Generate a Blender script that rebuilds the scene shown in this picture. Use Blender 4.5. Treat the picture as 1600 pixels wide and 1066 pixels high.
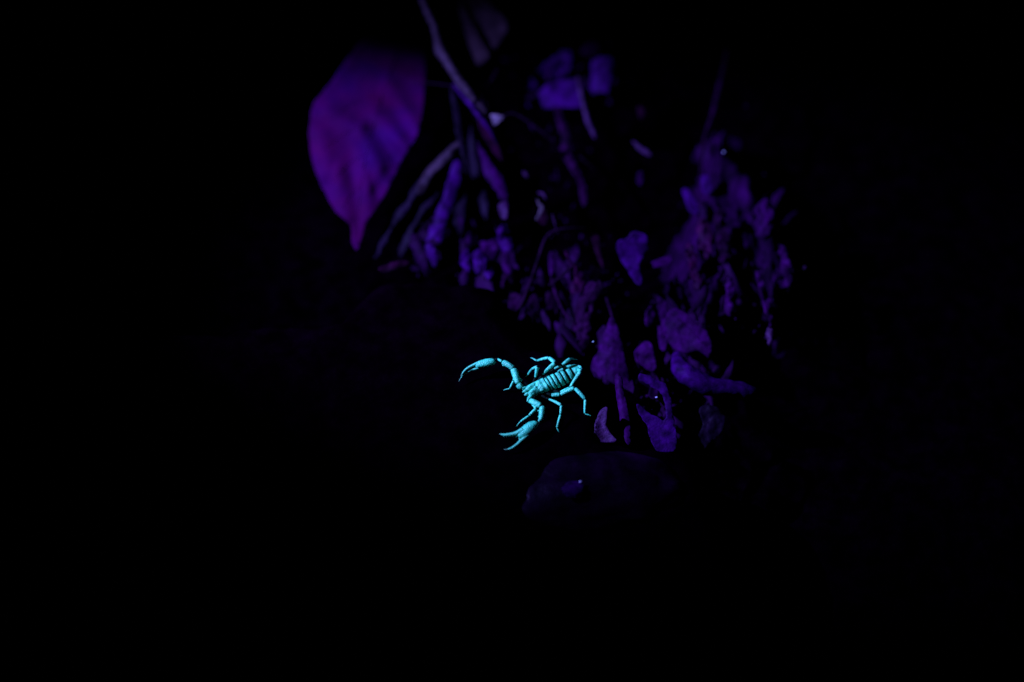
import bpy, bmesh, math, random
from mathutils import Vector, noise
from mathutils.geometry import delaunay_2d_cdt

random.seed(7)
SC = bpy.context.scene
COL = SC.collection
for o in list(bpy.data.objects):
    bpy.data.objects.remove(o)

# ------------------------------------------------------------------ frame of the place
# A steep bank of leaf litter (25 degrees), a dark rock at its foot, a scorpion on the rock.
SLOPE, PITCH = math.radians(25), math.radians(30)
U = Vector((1, 0, 0))                                        # along the bank
V = Vector((0, math.cos(SLOPE), math.sin(SLOPE)))            # up the bank
N = Vector((0, -math.sin(SLOPE), math.cos(SLOPE)))           # out of the bank
FWD = Vector((0, math.cos(PITCH), -math.sin(PITCH)))
UP = Vector((0, math.sin(PITCH), math.cos(PITCH)))
LENS, DIST = 100.0, 1.38
K = 36.0 / 1600 / LENS
PX = DIST * K                                                # metres a pixel of the photo covers at the scorpion


def ray(px, py):
    return FWD + U * ((px - 800) * K) + UP * ((533 - py) * K)


CAM = ray(850, 600) * -DIST                                  # world origin = under the scorpion


def P(px, py, w=0.0):
    """point of the bank w metres above the rock's level, seen towards (px, py)"""
    r = ray(px, py)
    return CAM + r * ((w - N.dot(CAM)) / N.dot(r))


# ------------------------------------------------------------------ camera
cd = bpy.data.cameras.new('camera')
cam = bpy.data.objects.new('camera', cd)
COL.objects.link(cam)
cam.location = CAM
cam.rotation_euler = (math.pi / 2 - PITCH, 0, 0)
cd.lens, cd.sensor_width, cd.sensor_fit = LENS, 36.0, 'HORIZONTAL'
cd.clip_start, cd.clip_end = 0.01, 500
cd.dof.use_dof = True
cd.dof.focus_distance = DIST * 0.996
cd.dof.aperture_fstop = 1.9
cd.dof.aperture_blades = 7
SC.camera = cam

# ------------------------------------------------------------------ night sky
world = bpy.data.worlds.new('World')
SC.world = world
world.use_nodes = True
wn = world.node_tree.nodes
wl = world.node_tree.links
bg = wn['Background']
sky = wn.new('ShaderNodeTexSky')
sky.sky_type = 'NISHITA'
sky.sun_disc = False
sky.sun_elevation = math.radians(-9)
sky.sun_rotation = math.radians(120)
wl.new(sky.outputs[0], bg.inputs[0])
bg.inputs[1].default_value = 0.002

# ------------------------------------------------------------------ the ultraviolet torch that lights the place
# Its visible violet is red + blue; the green channel stands for the ultraviolet band, which
# leaves, soil and stone swallow and only the scorpion's cuticle turns into visible cyan.
TARGET = P(835, 378, 0)
ld = bpy.data.lights.new('ultraviolet_torch', 'SPOT')
torch = bpy.data.objects.new('ultraviolet_torch', ld)
COL.objects.link(torch)
torch.location = TARGET + U * -0.74 + V * 0.12 + N * 0.54
torch.rotation_euler = (TARGET - torch.location).to_track_quat('-Z', 'Y').to_euler()
ld.color = (0.34, 0.40, 1.0)
ld.energy = 138.0
ld.spot_size = math.radians(20.5)
ld.spot_blend = 0.75
ld.shadow_soft_size = 0.006

SC.view_settings.view_transform = 'Standard'
SC.view_settings.look = 'None'
SC.view_settings.gamma = 1.0
SC.view_settings.exposure = 0.0
SC.view_settings.use_curve_mapping = False
SC.render.engine = 'CYCLES'
SC.cycles.use_denoising = True
SC.cycles.max_bounces = 4

# ------------------------------------------------------------------ materials


def material(name, col, rough=0.6, spec=0.12, scale=350.0, contrast=0.6, bump=0.25, bump_scale=900.0,
             col2=None, stretch=(1, 1, 1), spec_tint=(0.55, 0.35, 1.0), patch=120.0, patchy=0.65):
    if not name.startswith('scorpion'):
        col = tuple(c * 0.68 for c in col)
        col2 = tuple(c * 0.68 for c in col2) if col2 else None
    m = bpy.data.materials.new(name)
    m.use_nodes = True
    nt = m.node_tree
    b = nt.nodes['Principled BSDF']
    tc = nt.nodes.new('ShaderNodeNewGeometry')
    mp = nt.nodes.new('ShaderNodeMapping')
    mp.inputs['Scale'].default_value = stretch
    nt.links.new(tc.outputs['Position'], mp.inputs[0])
    nz = nt.nodes.new('ShaderNodeTexNoise')
    nz.inputs['Scale'].default_value = scale
    nz.inputs['Detail'].default_value = 6
    nz.inputs['Roughness'].default_value = 0.65
    nt.links.new(mp.outputs[0], nz.inputs['Vector'])
    cr = nt.nodes.new('ShaderNodeValToRGB')
    lo = col2 if col2 else tuple(c * (1 - contrast) for c in col)
    cr.color_ramp.elements[0].position, cr.color_ramp.elements[1].position = 0.32, 0.68
    cr.color_ramp.elements[0].color = (*lo, 1)
    cr.color_ramp.elements[1].color = (*[c * (1 + 0.35 * contrast) for c in col], 1)
    nt.links.new(nz.outputs['Fac'], cr.inputs[0])
    nlow = nt.nodes.new('ShaderNodeTexNoise')                 # broad patches of wear and decay
    nlow.inputs['Scale'].default_value = patch
    nlow.inputs['Detail'].default_value = 3
    nt.links.new(tc.outputs['Position'], nlow.inputs['Vector'])
    mr = nt.nodes.new('ShaderNodeMapRange')
    mr.inputs[1].default_value, mr.inputs[2].default_value = 0.35, 0.62
    mr.inputs[3].default_value, mr.inputs[4].default_value = 1.0 - patchy, 1.0
    nt.links.new(nlow.outputs['Fac'], mr.inputs[0])
    mx = nt.nodes.new('ShaderNodeMix')
    mx.data_type, mx.blend_type = 'RGBA', 'MULTIPLY'
    mx.inputs[0].default_value = 1.0
    nt.links.new(cr.outputs[0], mx.inputs[6])
    nt.links.new(mr.outputs[0], mx.inputs[7])
    nt.links.new(mx.outputs[2], b.inputs['Base Color'])
    n2 = nt.nodes.new('ShaderNodeTexNoise')
    n2.inputs['Scale'].default_value = bump_scale
    n2.inputs['Detail'].default_value = 5
    nt.links.new(mp.outputs[0], n2.inputs['Vector'])
    bp = nt.nodes.new('ShaderNodeBump')
    bp.inputs['Strength'].default_value = bump
    bp.inputs['Distance'].default_value = 0.001
    nt.links.new(n2.outputs['Fac'], bp.inputs['Height'])
    nt.links.new(bp.outputs[0], b.inputs['Normal'])
    b.inputs['Roughness'].default_value = rough
    b.inputs['Specular IOR Level'].default_value = spec
    b.inputs['Specular Tint'].default_value = (*spec_tint, 1)
    return m


M = {}
M['cuticle'] = material('scorpion_cuticle', (0.072, 0.88, 0.53), 0.36, 0.45, 1000, 0.45, 0.55, 1700, spec_tint=(0.9, 1, 1), patch=190, patchy=0.42)
M['fingers'] = material('scorpion_finger_cuticle', (0.080, 0.74, 0.45), 0.36, 0.35, 900, 0.35, 0.4, 2600, spec_tint=(1, 1, 1), patchy=0.2)
M['tips'] = material('scorpion_claw_tip', (0.10, 0.34, 0.23), 0.3, 0.4, 900, 0.4, 0.3, 2600, spec_tint=(1, 1, 1), patchy=0.2)
M['membrane'] = material('membrane_and_leg_base', (0.012, 0.03, 0.02), 0.7, 0.05)
M['rock'] = material('wet_dark_rock', (0.0018, 0.0001, 0.0020), 0.8, 0.0, 90, 0.8, 0.5, 500)
M['soil'] = material('black_soil', (0.0012, 0.0001, 0.0016), 0.9, 0.0, 120, 0.8, 0.6, 600)
M['stone'] = material('river_stone', (0.010, 0.0003, 0.017), 0.40, 0.08, 90, 0.8, 0.3, 300, patch=48, patchy=0.95)
M['violet'] = material('violet_leaf', (0.046, 0.001, 0.090), 0.6, 0.03, 260, 0.7)
M['violet_dim'] = material('brown_leaf', (0.026, 0.001, 0.038), 0.7, 0.04, 260, 0.75)
M['indigo'] = material('indigo_leaf', (0.038, 0.001, 0.112), 0.55, 0.03, 240, 0.6, patchy=0.5)
M['magenta'] = material('red_leaf', (0.040, 0.001, 0.036), 0.6, 0.05, 200, 0.6, col2=(0.016, 0.0006, 0.030))
M['maroon'] = material('maroon_leaf', (0.026, 0.001, 0.022), 0.7, 0.04, 240, 0.6)
M['big_leaf'] = material('living_leaf', (0.058, 0.0004, 0.048), 0.6, 0.01, 26, 0.5, 0.1, 300, col2=(0.031, 0.0004, 0.074), patch=30, patchy=0.35)
M['grey'] = material('grey_leaf', (0.034, 0.015, 0.034), 0.7, 0.04, 200, 0.4)
M['stem_pale'] = material('pale_stem', (0.050, 0.024, 0.058), 0.6, 0.06, 260, 0.6, 0.4, 700)
M['pale'] = material('pale_flake', (0.17, 0.10, 0.20), 0.5, 0.12, 420, 0.7, 0.4)
M['lilac'] = material('lilac_flake', (0.064, 0.015, 0.102), 0.55, 0.10, 420, 0.7, 0.4)
M['twig'] = material('thin_twig', (0.022, 0.003, 0.030), 0.7, 0.05, 420, 0.6, 0.4)
M['rot'] = material('rotten_wood', (0.022, 0.0005, 0.044), 0.8, 0.03, 120, 0.7, 0.25, 300, stretch=(2.0, 0.5, 0.5), col2=(0.007, 0.0003, 0.014))
M['crumb'] = material('litter_crumbs', (0.022, 0.0006, 0.044), 0.7, 0.05, 50, 0.8, 0.15, col2=(0.009, 0.0003, 0.014))
M['blue_black'] = material('dark_sedge', (0.008, 0.002, 0.016), 0.6, 0.06, 200, 0.5)
dm = bpy.data.materials.new('clear_droplet')
dm.use_nodes = True
db = dm.node_tree.nodes['Principled BSDF']
db.inputs['Base Color'].default_value = (0.5, 0.45, 0.9, 1)
db.inputs['Roughness'].default_value = 0.08
db.inputs['Specular IOR Level'].default_value = 0.9
M['drop'] = dm

# ------------------------------------------------------------------ helpers


def tag(o, label, cat, group=None, kind=None):
    o['label'] = label
    o['category'] = cat
    if group:
        o['group'] = group
    if kind:
        o['kind'] = kind
    return o


def link(name, verts, faces, mats, origin=None, parent=None, smooth=True, mi=None):
    """one mesh object; verts in world coordinates, its origin moved to `origin`"""
    if origin is None:
        origin = Vector((0, 0, 0))
    me = bpy.data.meshes.new(name)
    me.from_pydata([v - origin for v in verts], [], faces)
    for m in (mats if isinstance(mats, list) else [mats]):
        me.materials.append(m)
    if mi:
        me.polygons.foreach_set('material_index', mi)
    me.polygons.foreach_set('use_smooth', [smooth] * len(me.polygons))
    me.update()
    o = bpy.data.objects.new(name, me)
    COL.objects.link(o)
    if parent is not None:
        o.parent = parent
        o.location = origin - parent.location
    else:
        o.location = origin
    return o


def spline(pts, per=6, closed=False):
    """Catmull-Rom through tuples of any length"""
    n = len(pts)
    out = []
    rng = range(n) if closed else range(n - 1)
    for i in rng:
        if closed:
            p0, p1, p2, p3 = (pts[(i + j) % n] for j in (-1, 0, 1, 2))
        else:
            p0, p1, p2, p3 = pts[max(i - 1, 0)], pts[i], pts[i + 1], pts[min(i + 2, n - 1)]
        for k in range(per):
            t = k / per
            out.append(tuple(0.5 * (2 * b + (c - a) * t + (2 * a - 5 * b + 4 * c - d) * t * t + (3 * b - a - 3 * c + d) * t ** 3)
                             for a, b, c, d in zip(p0, p1, p2, p3)))
    if not closed:
        out.append(tuple(pts[-1]))
    return out


def fbm(p, sc, oct=3):
    return noise.fractal(p * sc, 0.9, 2.1, oct)


DROP = 0.011                                                 # how far the litter lies below the level it is listed at


def bank(nu, nv, nw=1.0):
    return (U * nu + V * nv + N * nw).normalized()


def sheet(name, pts, w, mat, label, cat, group=None, facing=(0, -0.3), relief=0.0012, freq=90.0, curl=0.0, fold=None,
          thick=0.00035, ragged=0.6, rib=None, rib_r=0.9, per=5, step=3.2, seed=0.0, shape=None, parent=None, veins=None):
    """a leaf, flake or strip: its outline lies on a plane of its own, w above the rock's level, turned by `facing`;
    it buckles (relief), curls about its long axis and may be folded along a line; it has thickness"""
    nrm = bank(*facing)
    cx = sum(p[0] for p in pts) / len(pts)
    cy = sum(p[1] for p in pts) / len(pts)
    o = P(cx, cy, w - DROP)
    e1 = (U - nrm * U.dot(nrm)).normalized()
    e2 = nrm.cross(e1)
    rn = random.Random(int(cx * 7 + cy * 13 + seed))

    def proj(px, py):
        r = ray(px, py)
        q = CAM + r * ((o - CAM).dot(nrm) / r.dot(nrm)) - o
        return (q.dot(e1) / PX, q.dot(e2) / PX)               # plane coordinates in photo pixels
    out = [proj(*p) for p in spline(pts, per, True)]
    size = math.sqrt(max(p[0] for p in pts) - min(p[0] for p in pts)) * math.sqrt(max(p[1] for p in pts) - min(p[1] for p in pts))
    amp, ph = ragged * (0.6 + size * 0.035), rn.uniform(0, 50)
    out = [(a + amp * noise.noise(Vector((a / 7.0, b / 7.0, ph))) + rn.uniform(-.5, .5) * ragged,
            b + amp * noise.noise(Vector((a / 7.0, b / 7.0, ph + 9))) + rn.uniform(-.5, .5) * ragged) for a, b in out]
    n = len(out)
    xs, ys = [a for a, b in out], [b for a, b in out]
    vv = [Vector(p) for p in out]
    st = max(step, math.sqrt((max(xs) - min(xs)) * (max(ys) - min(ys)) / 2600.0))

    def inside(x, y):
        c = False
        j = n - 1
        for i in range(n):
            if (ys[i] > y) != (ys[j] > y) and x < (xs[j] - xs[i]) * (y - ys[i]) / (ys[j] - ys[i]) + xs[i]:
                c = not c
            j = i
        return c
    y, row = min(ys), 0
    while y < max(ys):
        x = min(xs) + (st / 2 if row % 2 else 0)
        while x < max(xs):
            if inside(x, y) and min((x - a) ** 2 + (y - b) ** 2 for a, b in out) > (st * 0.45) ** 2:
                vv.append(Vector((x + rn.uniform(-.2, .2) * st, y + rn.uniform(-.2, .2) * st)))
            x += st
        y += st * 0.87
        row += 1
    ov, oe, of, *_ = delaunay_2d_cdt(vv, [(i, (i + 1) % n) for i in range(n)], [], 1, 1e-4)
    # long axis of the outline
    mx, my = sum(xs) / n, sum(ys) / n
    sxx = sum((a - mx) ** 2 for a in xs)
    syy = sum((b - my) ** 2 for b in ys)
    sxy = sum((a - mx) * (b - my) for a, b in out)
    th = 0.5 * math.atan2(2 * sxy, sxx - syy)
    ax, ay = math.cos(th), math.sin(th)
    fl = None
    if fold:
        (fa, fb), ang = (proj(*fold[0]), proj(*fold[1])), fold[2]
        d = Vector((fb[0] - fa[0], fb[1] - fa[1])).normalized()
        fl = (fa, d, math.tan(math.radians(ang)))

    def height(a, b):
        q = o + e1 * (a * PX) + e2 * (b * PX)
        h = relief * fbm(q + Vector((seed, seed * 2, 0)), freq)
        h = 1.5 * h + 0.45 * relief * (1 - 2 * abs(fbm(q + Vector((5, seed, 1)), freq * 2.2)))     # wrinkles
        t = (a - mx) * -ay + (b - my) * ax
        h += curl * t * t * PX
        if fl:
            s = (a - fl[0][0]) * -fl[1].y + (b - fl[0][1]) * fl[1].x
            h += abs(s) * fl[2] * PX
        return h

    def at(a, b, dz=0.0):
        q = o + e1 * (a * PX) + e2 * (b * PX)
        lift = Vector((0, 0, 0))
        if shape:                                              # large folds and bends of the blade
            v = q - CAM
            t = 1.0 / (v.dot(FWD) * K)
            lift = v.normalized() * -shape(800 + v.dot(U) * t, 533 - v.dot(UP) * t)
        return q + lift + nrm * (height(a, b) + dz)
    top = [at(v.x, v.y) for v in ov]
    bot = [p - nrm * thick for p in top]
    m = len(top)
    faces, cnt = [], {}
    for f in of:
        f = list(f)
        a, b, c = (ov[i] for i in f[:3])
        if (b - a).cross(c - a) < 0:
            f.reverse()
        faces.append(tuple(f))
        faces.append(tuple(i + m for i in reversed(f)))
        for i in range(len(f)):
            cnt[(f[i], f[(i + 1) % len(f)])] = 1
    for (i, j) in list(cnt):
        if (j, i) not in cnt:
            faces.append((j, i, i + m, j + m))
    ob = link(name, top + bot, faces, M[mat], o, parent)
    if parent is None:
        tag(ob, label, cat, group)
    for vp in veins or []:
        vq = spline([proj(*p) for p in vp], 8)
        path = [(at(a, b, 0.0001), rib_r * 0.55 * PX * (1.0 - 0.7 * i / len(vq))) for i, (a, b) in enumerate(vq)]
        vs, fs = tube_geo(path, 6)
        link('vein', vs, fs, M[mat], path[0][0], ob)
    if rib:
        rp = spline([proj(*p) for p in rib], 8)
        rp = [p for p in rp]
        k = len(rp)
        path = [(at(a, b, 0.0001), rib_r * PX * (1.0 - 0.75 * i / k)) for i, (a, b) in enumerate(rp)]
        vs, fs = tube_geo(path, 6)
        link('midrib', vs, fs, M[mat], path[0][0], ob)
    return ob


def tube_geo(path, ns=10, rough=0.0, seed=0.0):
    vs, fs = [], []
    k = len(path)
    prev = None
    for i, (p, r) in enumerate(path):
        t = (path[min(i + 1, k - 1)][0] - path[max(i - 1, 0)][0]).normalized()
        a = prev if prev is not None else (N if abs(t.dot(N)) < 0.9 else U)
        a = (a - t * a.dot(t)).normalized()
        prev = a
        b = t.cross(a)
        for j in range(ns):
            g = 2 * math.pi * j / ns
            d = a * math.cos(g) + b * math.sin(g)
            rr = r * (1 + rough * fbm(p + d * r + Vector((seed, 0, 0)), 260, 4)) if rough else r
            vs.append(p + d * rr)
    for i in range(k - 1):
        for j in range(ns):
            fs.append((i * ns + j, i * ns + (j + 1) % ns, (i + 1) * ns + (j + 1) % ns, (i + 1) * ns + j))
    t0 = (path[0][0] - path[1][0]).normalized()
    t1 = (path[-1][0] - path[-2][0]).normalized()
    vs.append(path[0][0] + t0 * path[0][1] * 0.4)
    vs.append(path[-1][0] + t1 * path[-1][1] * 0.4)
    c0, c1 = len(vs) - 2, len(vs) - 1
    for j in range(ns):
        fs.append((c0, (j + 1) % ns, j))
        fs.append((c1, (k - 1) * ns + j, (k - 1) * ns + (j + 1) % ns))
    return vs, fs


def stem(name, pts, mat, label, cat, group=None, per=7, ns=10, rough=0.25, seed=0.0, parent=None):
    """a twig, stalk or root through (px, py, w, radius in photo pixels)"""
    path = [(P(a, b, w - DROP), max(r, 0.3) * PX) for a, b, w, r in spline(pts, per)]
    vs, fs = tube_geo(path, ns, rough, seed)
    ob = link(name, vs, fs, M[mat], path[len(path) // 2][0] if parent is None else path[0][0], parent)
    if parent is None:
        tag(ob, label, cat, group)
    return ob


def smooth01(x):
    x = min(1.0, max(0.0, x))
    return x * x * (3 - 2 * x)


# ------------------------------------------------------------------ the ground: one sheet, a bank between two flats
BASE = -0.046


def axis(lo, hi, fine_lo, fine_hi, step):
    a = []
    x = fine_lo
    while x <= fine_hi:
        a.append(x)
        x += step
    d, x = step, fine_lo
    while x > lo:
        d *= 1.35
        x -= d
        a.insert(0, x)
    d, x = step, a[-1]
    while x < hi:
        d *= 1.35
        x += d
        a.append(x)
    return a


gu = axis(-60, 60, -0.30, 0.30, 0.004)
gv = axis(-60, 60, -0.26, 0.34, 0.004)
gvs, gfs = [], []
zf = 0.0
for v in gv:
    for u in gu:
        p = U * u + V * v
        q = Vector((u, v, 0))
        h = BASE + 0.006 * fbm(q, 16, 4) + 0.003 * fbm(q + Vector((3, 1, 0)), 70, 3)
        p = p + N * h
        if v > 0.34:                                           # the bank's shoulder, then level forest floor
            p.z += (V * 0.34).z + (v - 0.34) * 0.06 - (V * v).z
        elif v < -0.26:
            p.z += (V * -0.26).z - (V * v).z
        gvs.append(p)
nu = len(gu)
for j in range(len(gv) - 1):
    for i in range(nu - 1):
        gfs.append((j * nu + i, j * nu + i + 1, (j + 1) * nu + i + 1, (j + 1) * nu + i))
g = link('ground', gvs, gfs, M['soil'])
g['kind'] = 'structure'
g['label'] = 'steep bank of black forest soil'

# ------------------------------------------------------------------ the dark rock the scorpion stands on
edge = [(60, 520), (250, 512), (430, 503), (530, 498), (585, 440), (640, 428), (710, 436), (772, 446), (790, 500), (822, 540),
        (872, 548), (915, 556), (926, 600), (932, 640), (936, 676), (955, 688), (1010, 690), (1062, 692), (1085, 720), (1110, 770),
        (1140, 860), (1160, 980), (1160, 1200), (60, 1200)]
poly = [(P(a, b, 0).dot(U), P(a, b, 0).dot(V)) for a, b in edge]


def sdist(x, y):
    """metres outside the rock's upper edge (negative inside)"""
    best, c = 1e9, False
    n = len(poly)
    for i in range(n):
        ax, ay = poly[i]
        bx, by = poly[(i + 1) % n]
        dx, dy = bx - ax, by - ay
        t = max(0, min(1, ((x - ax) * dx + (y - ay) * dy) / (dx * dx + dy * dy)))
        best = min(best, (x - ax - t * dx) ** 2 + (y - ay - t * dy) ** 2)
        if (ay > y) != (by > y) and x < dx * (y - ay) / dy + ax:
            c = not c
    d = math.sqrt(best)
    return -d if c else d


rs = 0.0028
x0, x1 = min(a for a, b in poly) - 0.02, max(a for a, b in poly) + 0.02
y0, y1 = min(b for a, b in poly) - 0.02, max(b for a, b in poly) + 0.02
nx, ny = int((x1 - x0) / rs) + 1, int((y1 - y0) / rs) + 1
rv, rmap, rf = [], {}, []


def rock_height(x, y, d):
    q = Vector((x, y, 0))
    calm = smooth01((math.hypot(x + 0.012, y) - 0.03) / 0.05)          # worn flat where the scorpion stands
    h = -0.0004 + calm * (0.004 * fbm(q, 22, 4) - 0.0015) + 0.0003 * fbm(q, 140, 3)
    h -= 0.0 if d < -0.006 else 0.055 * ((d + 0.006) / 0.020) ** 2
    front = -0.045 - y
    if front > 0:                                                       # the rock's rounded front
        h -= 3.0 * front * front
    return h


for j in range(ny):
    for i in range(nx):
        x, y = x0 + i * rs, y0 + j * rs
        d = sdist(x, y)
        if d < 0.016:
            d2 = d + 0.004 * fbm(Vector((x, y, 7)), 60, 3)
            rmap[(i, j)] = len(rv)
            rv.append(U * x + V * y + N * rock_height(x, y, d2))
for (i, j) in rmap:
    q = [(i, j), (i + 1, j), (i + 1, j + 1), (i, j + 1)]
    if all(k in rmap for k in q):
        rf.append(tuple(rmap[k] for k in q))
tag(link('rock', rv, rf, M['rock'], P(700, 700, -0.03)), 'large black rock carrying the scorpion, lower left of the bank', 'rock')

# a smooth stone leaning on the rock's front, catching the lower rim of the beam
bm = bmesh.new()
bmesh.ops.create_icosphere(bm, subdivisions=5, radius=1.0)
so = P(925, 768, -0.0050)
sv = []
for v in bm.verts:
    c = v.co.copy()
    r = 1 + 0.14 * fbm(c, 1.1, 2) + 0.03 * fbm(c, 6, 4)
    sv.append(so + U * (c.x * 0.043 * r) + V * (c.y * 0.021 * r) + N * (c.z * 0.0085 * r + c.x * 0.0035))
sf = [tuple(v.index for v in f.verts) for f in bm.faces]
bm.free()
tag(link('stone', sv, sf, M['stone'], so), 'smooth dim violet stone below the scorpion, lowest lit thing', 'stone')
bm = bmesh.new()  # bump added to stand for the soft violet highlight under the drop
bmesh.ops.create_icosphere(bm, subdivisions=4, radius=1.0)
so = P(898, 766, 0.0042)
sv = [so + (U * (v.co.x * 0.0056) + V * (v.co.y * 0.0044) + N * (v.co.z * 0.0022)) * (1 + 0.2 * fbm(v.co, 1.5, 3)) for v in bm.verts]
sf = [tuple(v.index for v in f.verts) for f in bm.faces]
bm.free()
tag(link('halo_bump', sv, sf, M['indigo'], so), 'small blue-violet bump added as the halo under the glinting drop, below the scorpion', 'halo_bump')

# ------------------------------------------------------------------ the scorpion: one mesh, cuticle, dark joint membrane and dark leg bases
SV, SF, SM = [], [], []


def add(vs, fs, mi):
    o = len(SV)
    SV.extend(vs)
    SF.extend(tuple(i + o for i in f) for f in fs)
    SM.extend([mi] * len(fs))


def za(x, y, h):                                             # first enlargement of the photo
    return P(700 + x / 5.612, 530 + y / 5.612, h * 0.001)


def zb(x, y, h):
    return P(800 + x / 10.657, 540 + y / 10.657, h * 0.001)


def zc(x, y, h):
    return P(710 + x / 10.66, 545 + y / 10.66, h * 0.001)


def zd(x, y, h):
    return P(770 + x / 10.66, 610 + y / 10.66, h * 0.001)


def loft(path, mi, ns=14, side=None, ridge=0.0):
    """path: (point, half width mm, half height mm); width lies along `side` or in the bank's plane"""
    vs, fs = [], []
    k = len(path)
    for i, (p, a, b) in enumerate(path):
        t = (path[min(i + 1, k - 1)][0] - path[max(i - 1, 0)][0]).normalized()
        s = t.cross(N)
        if side is not None:
            s = side - t * side.dot(t)
        s = s.normalized() if s.length > 1e-6 else U
        up = s.cross(t).normalized()
        for j in range(ns):
            g_ = 2 * math.pi * j / ns
            rr = 1 + ridge * math.cos(4 * g_)
            vs.append(p + s * (math.cos(g_) * a * rr * 0.001) + up * (math.sin(g_) * b * rr * 0.001))
    for i in range(k - 1):
        for j in range(ns):
            fs.append((i * ns + j, i * ns + (j + 1) % ns, (i + 1) * ns + (j + 1) % ns, (i + 1) * ns + j))
    vs.append(path[0][0])
    vs.append(path[-1][0])
    for j in range(ns):
        fs.append((k * ns, (j + 1) % ns, j))
        fs.append((k * ns + 1, (k - 1) * ns + j, (k - 1) * ns + (j + 1) % ns))
    add(vs, fs, mi)


def seg(p0, p1, r0, r1, flat=0.85, bow=0.0, mi=0, bulge=0.12, n=16, gap=0.012, ridge=0.06):
    """one limb segment: rounded ends, widest beyond the middle"""
    d = p1 - p0
    path = []
    for i in range(n + 1):
        t = i / n
        e = min(1.0, (t * (1 - t)) * 22) ** 0.5
        e = max(e, 0.5)
        r = 0.9 * (r0 + (r1 - r0) * t) * (1 + bulge * math.sin(math.pi * t)) * e
        path.append((p0 + d * (gap + t * (1 - 2 * gap)) + N * (bow * math.sin(math.pi * t) * d.length), r, r * flat))
    loft(path, mi, 12, None, ridge)


def joint(p, r):
    path = [(p + N * (math.cos(a) * r * 0.001), max(math.sin(a), 0.05) * r, max(math.sin(a), 0.05) * r) for a in [math.pi * i / 6 for i in range(7)]]
    vs, fs = [], []
    for (q, a, b) in path:
        for j in range(8):
            g_ = 2 * math.pi * j / 8
            vs.append(q + U * (math.cos(g_) * a * 0.001) + V * (math.sin(g_) * a * 0.001))
    for i in range(6):
        for j in range(8):
            fs.append((i * 8 + j, i * 8 + (j + 1) % 8, (i + 1) * 8 + (j + 1) % 8, (i + 1) * 8 + j))
    add(vs, fs, 1)


def limb(pts, radii, flat=0.8, bow=0.04, dark=1):
    for i in range(len(pts) - 1):
        seg(pts[i], pts[i + 1], radii[i][0], radii[i][1], flat, bow, mi=1 if i < dark else 0)  # first segments next to the body take the dark membrane colour too
        if i:
            joint(pts[i], min(radii[i][0], radii[i - 1][1]) * 0.75)


# body frame: forward, near side, out of the rock
A, B = za(688, 452, 5.6), za(1158, 256, 5.0)
flatA, flatB = A - N * A.dot(N), B - N * B.dot(N)
FW = (flatA - flatB).normalized()
SIDE = FW.cross(N)
if SIDE.dot(V) > 0:
    SIDE = -SIDE                                               # towards the camera
LB = (flatA - flatB).length * 1000


def body(s, t, h):
    """mm behind the front, mm to the near side, mm above the rock"""
    return flatA - FW * (s * 0.001) + SIDE * (t * 0.001) + N * (h * 0.001)


CL = LB * 0.355
# dark body core
core = []
for i in range(25):
    t = i / 24
    s = 0.8 + t * (LB - 1.4)
    hw = 3.9 * (max(0.06, math.sin(math.pi * (0.12 + 0.80 * t)))) ** 0.45
    core.append((body(s, 0, 3.3), hw * 0.94, 1.75 * (max(0.06, math.sin(math.pi * (0.1 + 0.80 * t)))) ** 0.5))
loft(core, 1, 20, SIDE)


def plate(s0, s1, hw0, hw1, h0, h1, lowedge, ns=9, nt=26, notch=0.0, carapace=False, thick=0.25):
    vs, fs = [], []
    for layer in (0, 1):
        for i in range(ns):
            a = i / (ns - 1)
            for j in range(nt):
                t = -1 + 2 * j / (nt - 1)
                hw = hw0 + (hw1 - hw0) * a
                hh = h0 + (h1 - h0) * a
                if not carapace:
                    hw *= 1 - 0.05 * (1 - a) ** 2
                    hh += 0.22 * math.sin(math.pi * min(1, a * 1.1)) - (0.22 if i == 0 else 0)
                ss = s0 + (s1 - s0) * a
                ss += (0.75 if carapace else 0.55) * (abs(t) ** 2.2) * ((1 - a) * 0.9 if carapace else 1.0)
                prof = (1 - abs(t) ** (4.5 if carapace else 2.3))
                h = lowedge + (hh - lowedge) * prof
                if carapace:
                    ss += notch * math.exp(-(t / 0.28) ** 2) * (1 - a) ** 2
                    h -= 0.9 * math.exp(-(t / 0.08) ** 2) * (1 - a) ** 3
                    h += 0.8 * math.exp(-((abs(t) - 0.40) / 0.26) ** 2) * math.exp(-((a - 0.24) / 0.16) ** 2)
                    h += 0.15 * math.exp(-((abs(t) - 0.45) / 0.25) ** 2) * math.exp(-((a - 0.8) / 0.18) ** 2)
                    h -= 0.7 * math.exp(-((a - 0.50 - 0.15 * abs(t)) / 0.07) ** 2) * math.exp(-((abs(t) - 0.45) / 0.4) ** 2)
                    h -= 0.4 * math.exp(-((a - 0.84) / 0.05) ** 2)
                    h += 0.5 * math.exp(-(t / 0.10) ** 2) * math.exp(-((a - 0.45) / 0.07) ** 2)      # eye tubercle
                    h -= 0.9 * (1 - a) ** 5
                h += 0.06 * fbm(body(ss, t * hw, h), 1500, 3)
                vs.append(body(ss, t * hw, h - layer * thick))
    m = ns * nt
    for i in range(ns - 1):
        for j in range(nt - 1):
            q = (i * nt + j, i * nt + j + 1, (i + 1) * nt + j + 1, (i + 1) * nt + j)
            fs.append(q)
            fs.append(tuple(k + m for k in reversed(q)))
    ring = [j for j in range(nt)] + [i * nt + nt - 1 for i in range(1, ns)] + [(ns - 1) * nt + j for j in range(nt - 2, -1, -1)] + [i * nt for i in range(ns - 2, 0, -1)]
    for a, b in zip(ring, ring[1:] + ring[:1]):
        fs.append((b, a, a + m, b + m))
    add(vs, fs, 0)


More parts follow.
